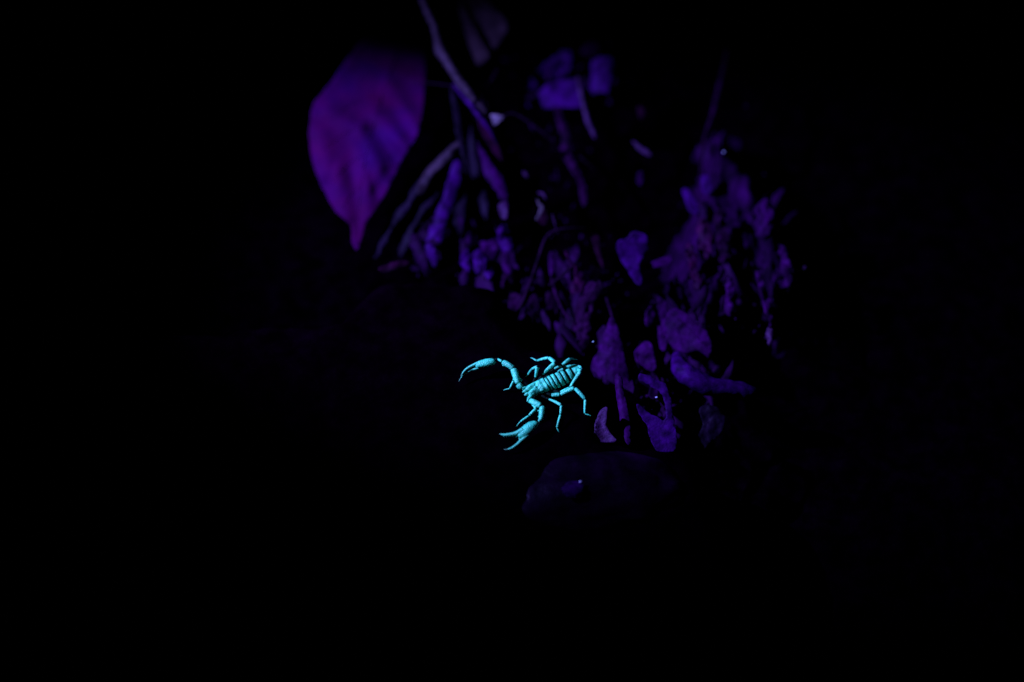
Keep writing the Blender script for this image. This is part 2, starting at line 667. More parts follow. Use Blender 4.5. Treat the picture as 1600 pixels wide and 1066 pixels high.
plate(0, CL, 3.4, 4.0, 5.5, 6.0, 4.0, ns=26, nt=40, notch=1.0, carapace=True)
HWS = [3.8, 4.15, 4.3, 4.3, 4.15, 3.8, 3.1, 2.2]
TOP = [5.75, 6.0, 6.15, 6.15, 6.0, 5.7, 5.2, 4.5]
LEN = [0.75, 0.9, 1.05, 1.2, 1.3, 1.4, 1.55]
tot = sum(LEN)
s = CL + 0.35
for i in range(7):
    L = LEN[i] / tot * (LB - CL - 0.5)
    plate(s, s + L * (0.62, 0.66, 0.60, 0.66, 0.50, 0.60, 0.9)[i], HWS[i], HWS[i] * 0.5 + HWS[i + 1] * 0.5, TOP[i], TOP[i] * 0.5 + TOP[i + 1] * 0.5 + 0.12, 3.3)
    s += L
# chelicerae
for sg in (-1, 1):
    loft([(body(x, sg * 0.95, 4.1 - 0.05 * x * x), r, r * 0.9) for x, r in ((0.8, 0.7), (0.2, 0.85), (-0.4, 0.85), (-1.0, 0.7), (-1.5, 0.35), (-1.7, 0.1))], 0, 10)

# tail: five rings and a sting, laid round behind the abdomen
tail = [za(1160, 262, 3.8), za(1162, 252, 2.0), za(1130, 240, 1.4), za(1088, 240, 1.3), za(1040, 246, 1.4), za(1000, 268, 1.3), za(960, 285, 1.2)]
for i in range(5):
    seg(tail[i], tail[i + 1], 1.25 - 0.08 * i, 1.15 - 0.08 * i, 0.95, 0.0, ridge=0.10)
seg(tail[5], tail[6], 0.85, 0.25, 0.9)


def finger(z, path, ns):
    """a finger of the pincer, its tip worn darker"""
    pp = [(z(x, y, h), r_, r_) for x, y, h, r_ in path]
    k = len(pp) - 7
    loft(pp[:k + 1], 2, ns)
    loft(pp[k:], 3, ns)


# far pedipalp
tr, fe0, fe1 = zc(1120, 660, 4.6), zc(1060, 590, 5.2), zc(985, 330, 6.4)
seg(body(1.2, -2.4, 3.8), tr, 1.0, 1.1)
seg(tr, fe0 + (fe1 - fe0) * 0.0, 1.25, 1.5, 0.8, 0, bulge=0.25)
seg(fe0, fe1, 1.25, 1.75, 0.7, 0.03, ridge=0.08)
joint(fe1, 0.9)
pa1 = zc(800, 215, 6.6)
seg(fe1, pa1, 1.45, 1.35, 0.75, 0.05, ridge=0.08)
seg(zc(870, 245, 6.6), zc(800, 285, 6.2), 0.9, 0.55, 0.7)             # patellar spur
seg(pa1 + (zc(720, 165, 6.6) - pa1) * 0.1, zc(712, 168, 6.4), 0.75, 0.5, 0.7)
joint(zc(700, 180, 6.2), 0.8)
hand = [(668, 200, 6.3, 1.2, .9), (645, 212, 6.3, 1.75, 1.2), (590, 222, 6.3, 2.0, 1.45), (520, 236, 6.2, 2.08, 1.5), (450, 250, 6.0, 1.9, 1.4), (390, 268, 5.7, 1.4, 1.1), (350, 278, 5.5, .9, .8)]
loft([(zc(x, y, h), a, b) for x, y, h, a, b in hand], 0, 18, None, 0.04)
fing = spline([(440, 225, 6.3, .95), (330, 268, 5.9, .72), (240, 312, 5.3, .60), (165, 372, 4.5, .48), (120, 440, 3.7, .30), (108, 462, 3.4, .08)], 5)
finger(zc, fing, 10)
fing = spline([(400, 320, 4.7, .55), (350, 338, 4.5, .62), (290, 348, 4.2, .62), (225, 385, 3.8, .50), (160, 430, 3.2, .38), (100, 500, 2.5, .24), (72, 548, 2.0, .06)], 5)
finger(zc, fing, 10)

# near pedipalp
tr = zd(595, 160, 4.2)
seg(body(1.4, 2.4, 3.8), tr, 1.0, 1.1)
fe0, fe1 = zd(610, 165, 4.4), zd(800, 262, 5.8)
seg(tr + (fe0 - tr) * -0.6, fe0, 1.1, 1.3, 0.8, bulge=0.2)
seg(fe0, fe1, 1.45, 1.6, 0.7, 0.05, ridge=0.08)
joint(fe1, 0.9)
pa1 = zd(800, 505, 4.8)
seg(zd(828, 262, 5.8), pa1, 1.35, 1.15, 0.7, 0.05, ridge=0.08)
seg(zd(815, 330, 5.2), zd(745, 345, 4.8), 0.75, 0.35, 0.7)
seg(zd(800, 430, 5.0), zd(750, 440, 4.6), 0.6, 0.25, 0.7)
seg(zd(790, 470, 5.0), zd(765, 520, 4.6), 0.7, 0.5, 0.7)
joint(zd(775, 545, 4.4), 0.8)
hand = [(740, 545, 4.4, .9, .9), (705, 560, 4.5, 1.9, 1.35), (650, 592, 4.5, 2.5, 1.6), (590, 640, 4.4, 2.75, 1.75), (530, 690, 4.2, 2.65, 1.7), (480, 725, 4.0, 2.2, 1.4), (440, 750, 3.8, 1.5, 1.0), (420, 762, 3.6, .5, .5)]
loft([(zd(x, y, h), a, b) for x, y, h, a, b in hand], 0, 20, None, 0.04)
fing = spline([(500, 665, 4.6, 1.5), (420, 705, 4.3, 1.15), (340, 728, 3.9, .90), (250, 742, 3.5, .80), (175, 740, 3.1, .55), (125, 730, 2.8, .32), (105, 727, 2.7, .06)], 5)
finger(zd, fing, 12)
fing = spline([(590, 735, 3.9, .95), (530, 790, 3.5, .85), (470, 840, 3.1, .80), (400, 905, 2.6, .68), (320, 958, 2.1, .52), (240, 985, 1.6, .34), (180, 985, 1.3, .06)], 5)
finger(zd, fing, 12)
seg(zd(455, 835, 3.2), zd(437, 785, 3.5), 0.42, 0.22, 0.8)           # tooth in the gape
for k in range(6):                                                    # teeth along the fixed finger
    q = zd(395 - k * 42, 752 + (6 if k % 2 else 12), 3.4 - k * 0.12)
    seg(q, q - V * 0.0005, 0.22, 0.1, 1.0)

# legs: near side I-IV, then far side I-IV (joints from the hip to the claw)
R3 = [(.8, .9), (.75, .95), (.78, .62), (.55, .42), (.34, .26), (.24, .1)]
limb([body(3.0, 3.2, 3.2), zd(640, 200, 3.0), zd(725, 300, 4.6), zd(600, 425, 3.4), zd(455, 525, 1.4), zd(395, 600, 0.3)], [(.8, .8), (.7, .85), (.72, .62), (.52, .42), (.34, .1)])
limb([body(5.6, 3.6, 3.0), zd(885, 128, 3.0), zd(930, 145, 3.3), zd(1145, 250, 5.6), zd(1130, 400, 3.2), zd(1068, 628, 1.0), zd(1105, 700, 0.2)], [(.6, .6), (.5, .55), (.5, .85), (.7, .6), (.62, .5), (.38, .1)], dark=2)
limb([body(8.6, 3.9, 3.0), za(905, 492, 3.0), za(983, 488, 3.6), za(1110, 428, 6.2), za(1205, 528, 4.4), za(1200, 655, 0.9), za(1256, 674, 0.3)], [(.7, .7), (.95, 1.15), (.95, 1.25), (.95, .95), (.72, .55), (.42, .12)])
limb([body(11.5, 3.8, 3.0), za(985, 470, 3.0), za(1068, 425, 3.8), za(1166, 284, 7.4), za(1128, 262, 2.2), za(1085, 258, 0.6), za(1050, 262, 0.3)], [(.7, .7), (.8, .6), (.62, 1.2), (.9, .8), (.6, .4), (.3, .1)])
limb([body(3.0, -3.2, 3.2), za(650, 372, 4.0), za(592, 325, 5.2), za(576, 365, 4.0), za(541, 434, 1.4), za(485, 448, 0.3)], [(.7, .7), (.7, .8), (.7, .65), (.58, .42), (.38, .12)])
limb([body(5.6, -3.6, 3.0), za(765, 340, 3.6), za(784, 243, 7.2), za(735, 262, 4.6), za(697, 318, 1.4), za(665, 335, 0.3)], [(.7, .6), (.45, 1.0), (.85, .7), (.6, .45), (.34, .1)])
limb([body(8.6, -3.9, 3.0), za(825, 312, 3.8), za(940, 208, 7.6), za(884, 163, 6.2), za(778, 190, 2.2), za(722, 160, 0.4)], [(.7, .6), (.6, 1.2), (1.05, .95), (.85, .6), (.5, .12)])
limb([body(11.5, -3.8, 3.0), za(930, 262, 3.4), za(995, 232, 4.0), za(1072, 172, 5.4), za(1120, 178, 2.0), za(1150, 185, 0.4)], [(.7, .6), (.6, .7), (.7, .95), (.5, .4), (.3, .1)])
tag(link('scorpion', SV, SF, [M['cuticle'], M['membrane'], M['fingers'], M['tips']], Vector((0, 0, 0)), mi=SM),
    'glowing cyan scorpion with open pincers and striped abdomen on black rock', 'scorpion')

# ------------------------------------------------------------------ leaves, twigs and flakes of the litter
LV, TW, FL = 'dead leaves on the bank', 'twigs and stalks in the litter', 'pale flakes in the litter'


RIDGES = [(515, 175, 562, 204, 13, 1.6), (562, 204, 606, 292, 13, 2.2), (588, 178, 640, 236, 11, 1.8), (608, 132, 652, 200, 11, 1.6), (568, 270, 578, 345, 12, 1.7),
          (526, 268, 540, 335, 14, 1.6), (548, 232, 556, 292, 13, -0.7), (580, 200, 614, 246, 10, -0.6), (622, 172, 642, 206, 10, -0.8), (500, 210, 515, 270, 14, 1.2), (590, 300, 606, 270, 9, -1.2)]


def big_shape(x, y):
    """soft folds between the side veins of the big leaf; its base bends back and away"""
    hi = lw = 0.0
    for x0_, y0_, x1_, y1_, wd_, hh_ in RIDGES:
        dx, dy = x1_ - x0_, y1_ - y0_
        t = max(0, min(1, ((x - x0_) * dx + (y - y0_) * dy) / (dx * dx + dy * dy)))
        g_ = 0.0017 * hh_ * math.exp(-((x - x0_ - t * dx) ** 2 + (y - y0_ - t * dy) ** 2) / (1.5 * wd_ * wd_))
        hi, lw = max(hi, g_), min(lw, g_)
    h = hi + lw
    up = max(0.0, 190 - y)
    return h - up * up * 0.0014 * PX - max(0.0, 222 - y) ** 1.5 * (x - 500) * 0.0006 * PX


sheet('broad_leaf', [(656, 45), (664, 105), (661, 168), (650, 215), (630, 247), (612, 282), (592, 320), (574, 346), (567, 368), (558, 391), (550, 379), (547, 352),
                     (525, 331), (507, 300), (492, 265), (485, 230), (485, 195), (491, 161), (515, 131), (545, 91), (580, 50), (624, 24)],
      0.006, 'big_leaf', 'broad hanging magenta-violet leaf with soft folds, largest leaf on the left', 'leaf', None,
      facing=(-0.2, -0.35), relief=0.0007, freq=26, rib=[(632, 45), (600, 140), (572, 240), (560, 330), (557, 384)], rib_r=1.2, ragged=0.2, thick=0.00015, shape=big_shape, step=3.5,
      veins=[[(598, 146), (628, 160), (652, 196)], [(590, 176), (616, 198), (638, 232)], [(580, 210), (602, 236), (616, 270)], [(570, 250), (588, 280), (596, 308)], [(596, 152), (560, 158), (520, 184)], [(584, 198), (548, 204), (504, 236)], [(573, 240), (545, 256), (516, 290)], [(564, 290), (548, 304), (534, 328)]])
stem('bare_stem', [(655, -30, .034, 4.5), (661, 4, .034, 5.0), (679, 42, .033, 6.2), (684, 66, .0325, 7), (689, 82, .032, 9.4), (697, 94, .0315, 7.6), (708, 112, .031, 7.4), (722, 132, .029, 9.2), (731, 144, .028, 7.4), (742, 158, .026, 6)],
     'stem_pale', 'thick pale grey-violet stem slanting down from the top edge', 'stem', TW, rough=0.3)
sheet('grey_leaf', [(718, 2), (725, 42), (732, 66), (740, 88), (748, 102), (757, 96), (771, 80), (786, 56), (794, 40), (778, 18), (752, -4)], 0.012, 'grey',
      'dim grey pointed leaf right of the pale stem, at the top edge', 'leaf', LV, facing=(-0.25, -0.3), relief=0.0005, rib=[(752, 2), (752, 50), (749, 98)])
stem('purple_stalk', [(708, 132, .020, 2.5), (722, 148, .021, 3.4), (738, 168, .021, 4), (755, 190, .020, 4), (768, 208, .017, 3), (776, 224, .012, 1.5)], 'indigo',
     'slim bright purple stalk continuing below the pale stem', 'stalk', TW)
sheet('maroon_leaf', [(748, 184), (762, 190), (773, 212), (780, 232), (786, 252), (773, 240), (760, 220), (750, 202)], 0.012, 'maroon',
      'narrow maroon leaf hanging under the slim purple stalk', 'leaf', LV, facing=(-.2, -.4), relief=0.0006, fold=((755, 188), (785, 250), 20))
sheet('leaf_chip', [(767, 179), (778, 180), (787, 182), (780, 190), (772, 196), (769, 188)], 0.020, 'pale',
      'tiny bright pale blue triangular flake where two twigs meet', 'flake', FL, facing=(-.5, -.4), relief=0.0004, ragged=0.3, per=3, step=1.8)
sheet('leaf_chip', [(744, 164), (752, 162), (760, 172), (757, 181), (749, 177)], 0.019, 'stem_pale',
      'small dull grey-blue flake at the foot of the pale stem', 'flake', FL, relief=0.0004, per=3, step=2)
stem('arched_twig', [(768, 204, .014, 1.6), (778, 192, .018, 1.8), (790, 180, .020, 1.8), (804, 178, .020, 1.8), (822, 188, .018, 2), (842, 202, .014, 1.8), (866, 224, .008, 1.2)], 'twig',
     'thin arched twig reaching right from the bright triangular flake', 'twig', TW)
stem('thread_twig', [(640, 128, .018, .9), (680, 131, .020, 1), (716, 136, .021, .9)], 'twig', 'hair-thin level twig between broad leaf and pale stem', 'twig', TW)
stem('thread_twig', [(745, 168, .016, 1), (760, 140, .018, 1), (777, 108, .020, .8)], 'twig', 'hair-thin twig leaning right below the grey pointed leaf', 'twig', TW)
sheet('sedge_blade', [(704, 140), (712, 150), (719, 190), (724, 225), (730, 272), (722, 245), (712, 205)], 0.015, 'blue_black',
      'dark narrow blade hanging straight down from the stem joint', 'blade', LV, relief=0.0004)
sheet('leaf_strip', [(726, 217), (720, 229), (704, 248), (684, 266), (670, 286), (660, 303), (652, 304), (652, 290), (664, 262), (688, 241), (712, 221)], 0.006, 'stem_pale',
      'pale lavender leaf strip arching down to the left beside the broad leaf', 'leaf', LV, facing=(-.1, -.3), relief=0.0008, curl=-0.05)
sheet('torn_stalk', [(707, 256), (718, 250), (718, 282), (708, 318), (698, 345), (693, 372), (684, 378), (676, 371), (662, 378), (674, 346), (690, 312), (699, 282)], 0.000, 'indigo',
      'torn violet stalk splayed at its foot, below the lavender strip', 'stalk', TW, facing=(-.1, -.3), relief=0.0005, curl=-0.02, ragged=1.3)
sheet('leaf_scrap', [(664, 384), (674, 380), (682, 396), (684, 412), (678, 416), (670, 404)], -0.006, 'indigo', 'small violet scrap under the foot of the torn stalk', 'leaf scrap', LV, ragged=0.9)
sheet('leaf_scrap', [(592, 420), (610, 412), (634, 408), (640, 413), (620, 421), (600, 426)], -0.004, 'maroon', 'flat dim maroon scrap under the tip of the broad leaf', 'leaf scrap', LV, ragged=0.8)
for pts, w, mat, lab in [
    ([(714, 228), (694, 256), (660, 296), (622, 346), (592, 396), (584, 404), (590, 376), (616, 330), (652, 284), (688, 246)], -.006, 'blue_black', 'broad dim blade fanning left beneath the lavender strip'),
    ([(704, 272), (678, 312), (650, 352), (634, 392), (624, 400), (628, 372), (650, 326), (684, 284)], -.012, 'blue_black', 'broad blue-black blade left of the torn stalk'),
    ([(722, 262), (728, 300), (722, 350), (710, 396), (702, 390), (708, 340), (712, 296)], -.012, 'blue_black', 'dark upright blade right of the torn stalk'),
    ([(736, 196), (742, 240), (756, 290), (764, 336), (756, 340), (744, 296), (732, 244)], -.010, 'blue_black', 'dark long blade left of the ragged stalk'),
]:
    sheet('dark_blade', pts, w, mat, lab, 'blade', 'dark blades beside the broad leaf', facing=(-.3, -.3), relief=0.0006, curl=-.01, ragged=.7)
stem('thread_twig', [(640, 382, -.004, .9), (660, 358, 0, 1), (682, 334, .003, .8)], 'twig', 'hair-thin twig running beside the torn stalk', 'twig', TW)
sheet('ragged_stalk', [(744, 220), (752, 232), (762, 246), (774, 262), (787, 282), (791, 300), (793, 324), (785, 312), (772, 293), (760, 279), (752, 256)], 0.004, 'violet',
      'ragged purple stalk slanting right, right of the torn stalk', 'stalk', TW, facing=(-.1, -.3), relief=0.0005, curl=-0.02, ragged=1.3)
sheet('leaf_chip', [(779, 321), (788, 317), (793, 332), (792, 343), (784, 341)], 0.003, 'lilac', 'small lilac flake at the foot of the ragged stalk', 'flake', FL, ragged=0.7, per=3, step=2)
# the knobbly patch of scraps left of the dark gap
for pts, w, mat, lab in [
    ([(718, 402), (732, 392), (738, 404), (735, 424), (727, 420), (720, 414)], -.010, 'indigo', 'rounded violet scrap at the left end of the knobbly patch'),
    ([(738, 396), (748, 388), (756, 398), (756, 424), (746, 430), (740, 414)], -.006, 'indigo', 'upright violet scrap second from left in the knobbly patch'),
    ([(757, 404), (765, 402), (772, 418), (770, 436), (762, 438), (756, 424)], -.002, 'indigo', 'brightest oval violet scrap in the knobbly patch'),
    ([(752, 382), (766, 372), (778, 378), (778, 396), (764, 400), (754, 394)], -.012, 'violet', 'broad dim scrap in the middle of the knobbly patch'),
    ([(778, 362), (788, 352), (798, 362), (800, 392), (790, 396), (780, 382)], -.006, 'indigo', 'tall violet scrap at the upper right of the knobbly patch'),
    ([(782, 398), (796, 398), (804, 414), (798, 430), (788, 424)], -.012, 'violet', 'dull scrap at the right end of the knobbly patch'),
    ([(782, 432), (800, 428), (803, 444), (796, 454), (784, 448)], -.012, 'violet_dim', 'dim scrap just above the black rock edge'),
]:
    sheet('leaf_scrap', pts, w, mat, lab, 'leaf scrap', 'scraps in the knobbly patch', facing=(random.uniform(-.4, .2), -.3), relief=0.0022, freq=150, curl=-0.05, ragged=2.0)

# top cluster
sheet('crumpled_leaf', [(817, 132), (821, 112), (834, 100), (852, 98), (862, 104), (858, 122), (843, 134), (826, 139)], -.009, 'indigo',
      'crumpled violet leaf at the left of the top cluster', 'leaf', LV, facing=(-.35, -.4), relief=0.0028, freq=70, ragged=.8)
sheet('crumpled_leaf', [(850, 102), (862, 92), (878, 80), (893, 82), (892, 104), (884, 118), (862, 124), (852, 118)], -.006, 'indigo',
      'crumpled violet leaf at the top of the top cluster', 'leaf', LV, facing=(-.1, -.5), relief=0.003, freq=80, ragged=.8)
sheet('flat_leaf', [(822, 164), (838, 148), (858, 132), (882, 124), (906, 126), (912, 150), (912, 167), (880, 169), (846, 170)], .000, 'indigo',
      'wide flat violet leaf forming the base of the top cluster', 'leaf', LV, facing=(-.15, -.3), relief=0.0010, freq=60, rib=[(906, 132), (870, 146), (832, 162)])
stem('pale_stick', [(903, 122, .006, 3.2), (907, 142, .006, 4.4), (913, 168, .004, 4.4), (920, 192, .002, 4.6), (926, 205, .001, 4.6), (930, 216, .0, 2)], 'lilac',
     'straight lilac stick hanging from the top cluster', 'stick', TW, rough=.15)
sheet('square_leaf', [(924, 96), (940, 90), (959, 92), (956, 116), (951, 140), (948, 164), (936, 158), (922, 140), (923, 116)], -.004, 'indigo',
      'squarish violet leaf right of the lilac stick', 'leaf', LV, facing=(-.2, -.4), relief=0.0014, freq=60, curl=-.02)
sheet('leaf_scrap', [(908, 84), (916, 72), (930, 66), (936, 80), (926, 90)], -.010, 'violet_dim', 'dim scrap above the squarish violet leaf', 'leaf scrap', LV)
sheet('curved_stalk', [(866, 168), (880, 170), (889, 200), (896, 232), (905, 264), (914, 288), (917, 318), (908, 320), (905, 292), (894, 271), (881, 246), (870, 222), (860, 206), (872, 206)], -.006, 'violet_dim',
      'long dim curved stalk running down below the top cluster', 'stalk', TW, facing=(-.1, -.2), relief=0.0014, curl=-.04, ragged=.9)
stem('thread_twig', [(826, 160, 0, 1.2), (838, 178, 0, 1.3), (846, 196, -.004, 1), (868, 200, -.006, .8)], 'twig', 'short kinked twig under the wide flat leaf', 'twig', TW)
stem('thread_twig', [(900, 240, -.008, 1), (914, 252, -.006, 1), (928, 265, -.008, .8)], 'twig', 'faint short twig right of the long curved stalk', 'twig', TW)
stem('hooked_flake', [(841, 301, 0, 1.4), (849, 304, .001, 2.4), (853, 312, .001, 1.8)], 'lilac', 'small hooked pale flake in the dark middle', 'flake', FL)
sheet('forked_flake', [(839, 310), (842, 318), (848, 321), (849, 326), (845, 336), (840, 344), (837, 342), (842, 331), (843, 324), (840, 318)], .002, 'pale',
      'tiny forked white-violet flake below the hooked flake', 'flake', FL, relief=.0004, per=3, step=1.6, ragged=.3)
sheet('leaf_scrap', [(842, 336), (852, 330), (858, 340), (854, 350), (843, 348)], -.004, 'maroon', 'maroon scrap beside the forked flake', 'leaf scrap', LV)
stem('needle', [(863, 335, .004, .8), (867, 350, .002, 1.1), (872, 367, -.002, .8)], 'lilac', 'thin pale needle above the arched branch', 'needle', FL)
sheet('leaf_chip', [(816, 267), (821, 269), (825, 275), (824, 278), (818, 273)], .002, 'lilac', 'tiny lone pale speck in the upper dark middle', 'flake', FL, relief=.0002, per=2, step=1.5, ragged=.2)
sheet('split_flake', [(987, 220), (993, 223), (1001, 229), (1011, 234), (1018, 243), (1012, 243), (1002, 238), (994, 230)], .000, 'lilac',
      'bright split flake alone in the black right of centre', 'flake', FL, facing=(-.2, -.3), relief=.0006, per=3, step=2)
sheet('leaf_scrap', [(996, 272), (1003, 268), (1006, 280), (1001, 290), (996, 284)], -.006, 'violet', 'small violet scrap straight below the bright split flake', 'leaf scrap', LV)
sheet('leaf_scrap', [(996, 170), (1004, 168), (1008, 178), (1001, 186)], -.006, 'maroon', 'small maroon scrap above the bright split flake', 'leaf scrap', LV)
stem('arched_branch', [(790, 512, -.012, 3), (812, 482, -.008, 2.6), (828, 442, -.004, 2.2), (842, 402, 0, 2.2), (853, 372, .002, 2.4), (868, 361, .003, 2.4), (892, 357, .002, 2), (916, 357, 0, 1.2)], 'twig',
     'thin dim branch arching over the dark hollow behind the scorpion', 'branch', TW, rough=.3)
# middle litter behind the scorpion
sheet('curled_leaf', [(881, 390), (892, 406), (906, 420), (916, 440), (909, 456), (897, 461), (889, 450), (897, 436), (893, 420)], -.004, 'magenta',
      'small curled magenta leaf above the long curled leaf', 'leaf', LV, facing=(-.2, -.3), relief=.002, curl=-.05)
sheet('curled_leaf', [(912, 446), (930, 442), (944, 462), (950, 482), (938, 470), (928, 480), (923, 502), (922, 540), (910, 547), (899, 544), (893, 520), (893, 492), (902, 468)], -.008, 'violet_dim',
      'long curled brownish-violet leaf standing behind the scorpion', 'leaf', LV, facing=(-.2, -.4), relief=.0022, curl=-.03, rib=[(930, 448), (912, 490), (908, 542)])
stem('bent_twig', [(858, 446, -.008, 1.6), (872, 436, -.006, 2.2), (886, 424, -.004, 2.2), (898, 414, -.004, 1.6)], 'twig', 'short bent twig left of the small curled magenta leaf', 'twig', TW)
stem('bent_twig', [(862, 436, -.010, 2), (868, 458, -.010, 3.2), (878, 482, -.010, 2.4), (892, 502, -.010, 1.6)], 'violet_dim', 'dim strand slanting down left of the long curled leaf', 'twig', TW)
stem('bent_twig', [(936, 440, -.006, 3), (946, 462, -.006, 2.6), (954, 486, -.006, 2.4), (960, 510, -.008, 1.4)], 'violet_dim', 'dim strand slanting down right of the long curled leaf', 'twig', TW)
sheet('leaf_strip', [(858, 398), (863, 394), (867, 406), (865, 426), (860, 432), (858, 418)], -.008, 'violet', 'short upright blue-violet strip under the arched branch', 'leaf', LV, relief=.0005)
sheet('leaf_strip', [(924, 366), (936, 370), (938, 392), (944, 420), (936, 408), (928, 386)], -.006, 'maroon', 'dim drooping strip at the right end of the arched branch', 'leaf', LV, relief=.0008)
sheet('leaf_strip', [(798, 458), (812, 462), (818, 466), (812, 486), (798, 512), (787, 512), (794, 488)], -.014, 'violet_dim', 'dim upright strip beside the rock edge left of the branch foot', 'leaf', LV, relief=.001)
sheet('leaf_strip', [(828, 466), (838, 462), (844, 480), (846, 494), (836, 490), (824, 508), (816, 512), (822, 488)], -.016, 'violet_dim', 'dim forked strip beneath the arched branch', 'leaf', LV, relief=.001)
sheet('leaf_strip', [(838, 528), (848, 518), (852, 532), (848, 552), (838, 556), (832, 548)], -.012, 'violet', 'short violet strip straight behind the scorpion\'s far legs', 'leaf', LV, relief=.001)
sheet('leaf_scrap', [(854, 458), (868, 462), (872, 486), (862, 494), (854, 480)], -.016, 'violet_dim', 'dim scrap between the strands behind the scorpion', 'leaf scrap', LV)
# right of the scorpion
sheet('triangular_leaf', [(955, 496), (964, 508), (972, 540), (980, 582), (980, 606), (950, 596), (922, 576), (934, 546), (944, 520)], -.008, 'violet',
      'triangular violet leaf standing right of the scorpion\'s tail end', 'leaf', LV, facing=(-.25, -.5), relief=.0006, fold=((955, 496), (958, 600), -14))
sheet('upright_blade', [(960, 588), (970, 586), (975, 612), (981, 640), (985, 690), (975, 692), (968, 655), (962, 620)], .009, 'violet',
      'straight upright violet blade rising from behind the rock', 'blade', LV, facing=(-.3, -.3), relief=.0004, fold=((966, 590), (980, 702), -30))
sheet('curled_cup', [(934, 650), (941, 639), (950, 638), (949, 652), (947, 662), (953, 676), (964, 690), (936, 690), (931, 668)], .010, 'lilac',
      'small bright cupped leaf scrap at the rock edge by the scorpion\'s foot', 'leaf scrap', LV, facing=(-.4, -.4), relief=.0005, curl=.03)
sheet('rounded_leaf', [(992, 548), (1008, 533), (1018, 538), (1024, 560), (1025, 578), (1016, 580), (1004, 572), (994, 564)], -.010, 'violet',
      'rounded violet leaf right of the triangular leaf', 'leaf', LV, facing=(-.2, -.4), relief=.0012)
sheet('looped_strip', [(1000, 584), (1024, 592), (1042, 604), (1050, 632), (1054, 664), (1057, 702), (1024, 704), (1012, 668), (996, 642), (998, 632), (1018, 648), (1038, 656), (1040, 636), (1032, 614), (1014, 602), (1000, 594)], +.010, 'indigo',
      'looped violet strip round a black hole at the rock edge', 'leaf', LV, facing=(-.1, -.4), relief=.0005, ragged=.7)
sheet('folded_leaf', [(966, 383), (982, 376), (992, 367), (1011, 372), (1013, 388), (1004, 404), (1001, 420), (1007, 446), (1003, 454), (994, 446), (980, 422), (968, 402)], .000, 'indigo',
      'bright folded violet leaf with a pointed foot, right of centre', 'leaf', LV, facing=(-.2, -.35), relief=.0008, fold=((972, 406), (1012, 400), 26), ragged=.4)
sheet('leaf_chip', [(1008, 416), (1018, 410), (1034, 404), (1048, 399), (1051, 406), (1043, 415), (1024, 418), (1012, 422)], -.002, 'violet',
      'level violet flake right of the bright folded leaf', 'flake', FL, relief=.0008)
sheet('oval_scrap', [(1011, 484), (1018, 477), (1023, 490), (1019, 508), (1010, 510), (1007, 496)], -.008, 'violet', 'small oval violet scrap above the rounded leaf', 'leaf scrap', LV)
sheet('leaf_strip', [(1028, 464), (1040, 462), (1043, 486), (1045, 512), (1040, 548), (1030, 540), (1028, 506)], -.010, 'violet', 'upright violet strip left of the broad slanted leaf', 'leaf', LV, relief=.001)
sheet('slanted_leaf', [(1041, 492), (1053, 482), (1068, 487), (1090, 507), (1106, 520), (1112, 545), (1108, 558), (1090, 548), (1070, 550), (1050, 542), (1040, 520)], -.006, 'violet',
      'broad slanted violet leaf with a straight midrib, right of the upright strip', 'leaf', LV, facing=(-.25, -.4), relief=.0006, rib=[(1046, 488), (1075, 512), (1108, 548)], fold=((1046, 488), (1108, 550), -10))
stem('root', [(1058, 556, -.010, 8), (1064, 576, -.004, 15), (1084, 592, -.002, 16.5), (1110, 604, -.004, 15.5), (1145, 609, -.006, 14.5), (1168, 613, -.007, 13), (1180, 616, -.008, 9)], 'indigo',
     'thick smooth violet root curving right below the broad slanted leaf', 'root', None, rough=.12, ns=18)
sheet('grey_leaf', [(1092, 640), (1112, 634), (1132, 650), (1130, 672), (1112, 690), (1096, 704), (1086, 690), (1098, 664)], -.014, 'blue_black', 'faint grey-blue leaf under the thick root', 'leaf', LV, relief=.001)
# right-hand clump
stem('long_stalk', [(1136, 78, -.004, 2), (1130, 112, -.002, 4.5), (1122, 148, 0, 5.5), (1113, 182, 0, 4.5), (1102, 212, 0, 3.2), (1097, 244, -.004, 2.6), (1095, 276, -.010, 2)], 'violet_dim',
     'long slim stalk rising above the rotten stump', 'stalk', TW)
sheet('pointed_leaf', [(1066, 299), (1075, 296), (1084, 308), (1092, 328), (1086, 336), (1075, 326)], -.004, 'indigo', 'small pointed violet leaf at the upper left of the stump', 'leaf', LV, facing=(-.3, -.3))
sheet('leaf_scrap', [(1096, 278), (1106, 274), (1112, 290), (1108, 304), (1098, 300)], -.004, 'indigo', 'small bright scrap on the upper edge of the stump', 'leaf scrap', LV, facing=(-.3, -.3))

# rotten stump: a crumbling mass with long fibres
svs, sfs = [], []
so = P(1120, 380, -0.03)
cu, cv = so.dot(U), so.dot(V)
nn, mm = 84, 110
outl = [(1062, 385), (1072, 330), (1092, 268), (1108, 200), (1140, 180), (1165, 250), (1200, 300), (1222, 350), (1240, 400), (1262, 420), (1255, 470), (1215, 500), (1195, 480), (1165, 420), (1140, 470), (1110, 520), (1075, 500), (1052, 450)]
lo = [(P(a, b, -.022).dot(U), P(a, b, -.022).dot(V)) for a, b in outl]


def sd2(x, y, pl):
    best, c = 1e9, False
    n = len(pl)
    for i in range(n):
        ax, ay = pl[i]
        bx, by = pl[(i + 1) % n]
        dx, dy = bx - ax, by - ay
        t = max(0, min(1, ((x - ax) * dx + (y - ay) * dy) / (dx * dx + dy * dy)))
        best = min(best, (x - ax - t * dx) ** 2 + (y - ay - t * dy) ** 2)
        if (ay > y) != (by > y) and x < dx * (y - ay) / dy + ax:
            c = not c
    return math.sqrt(best) * (-1 if c else 1)


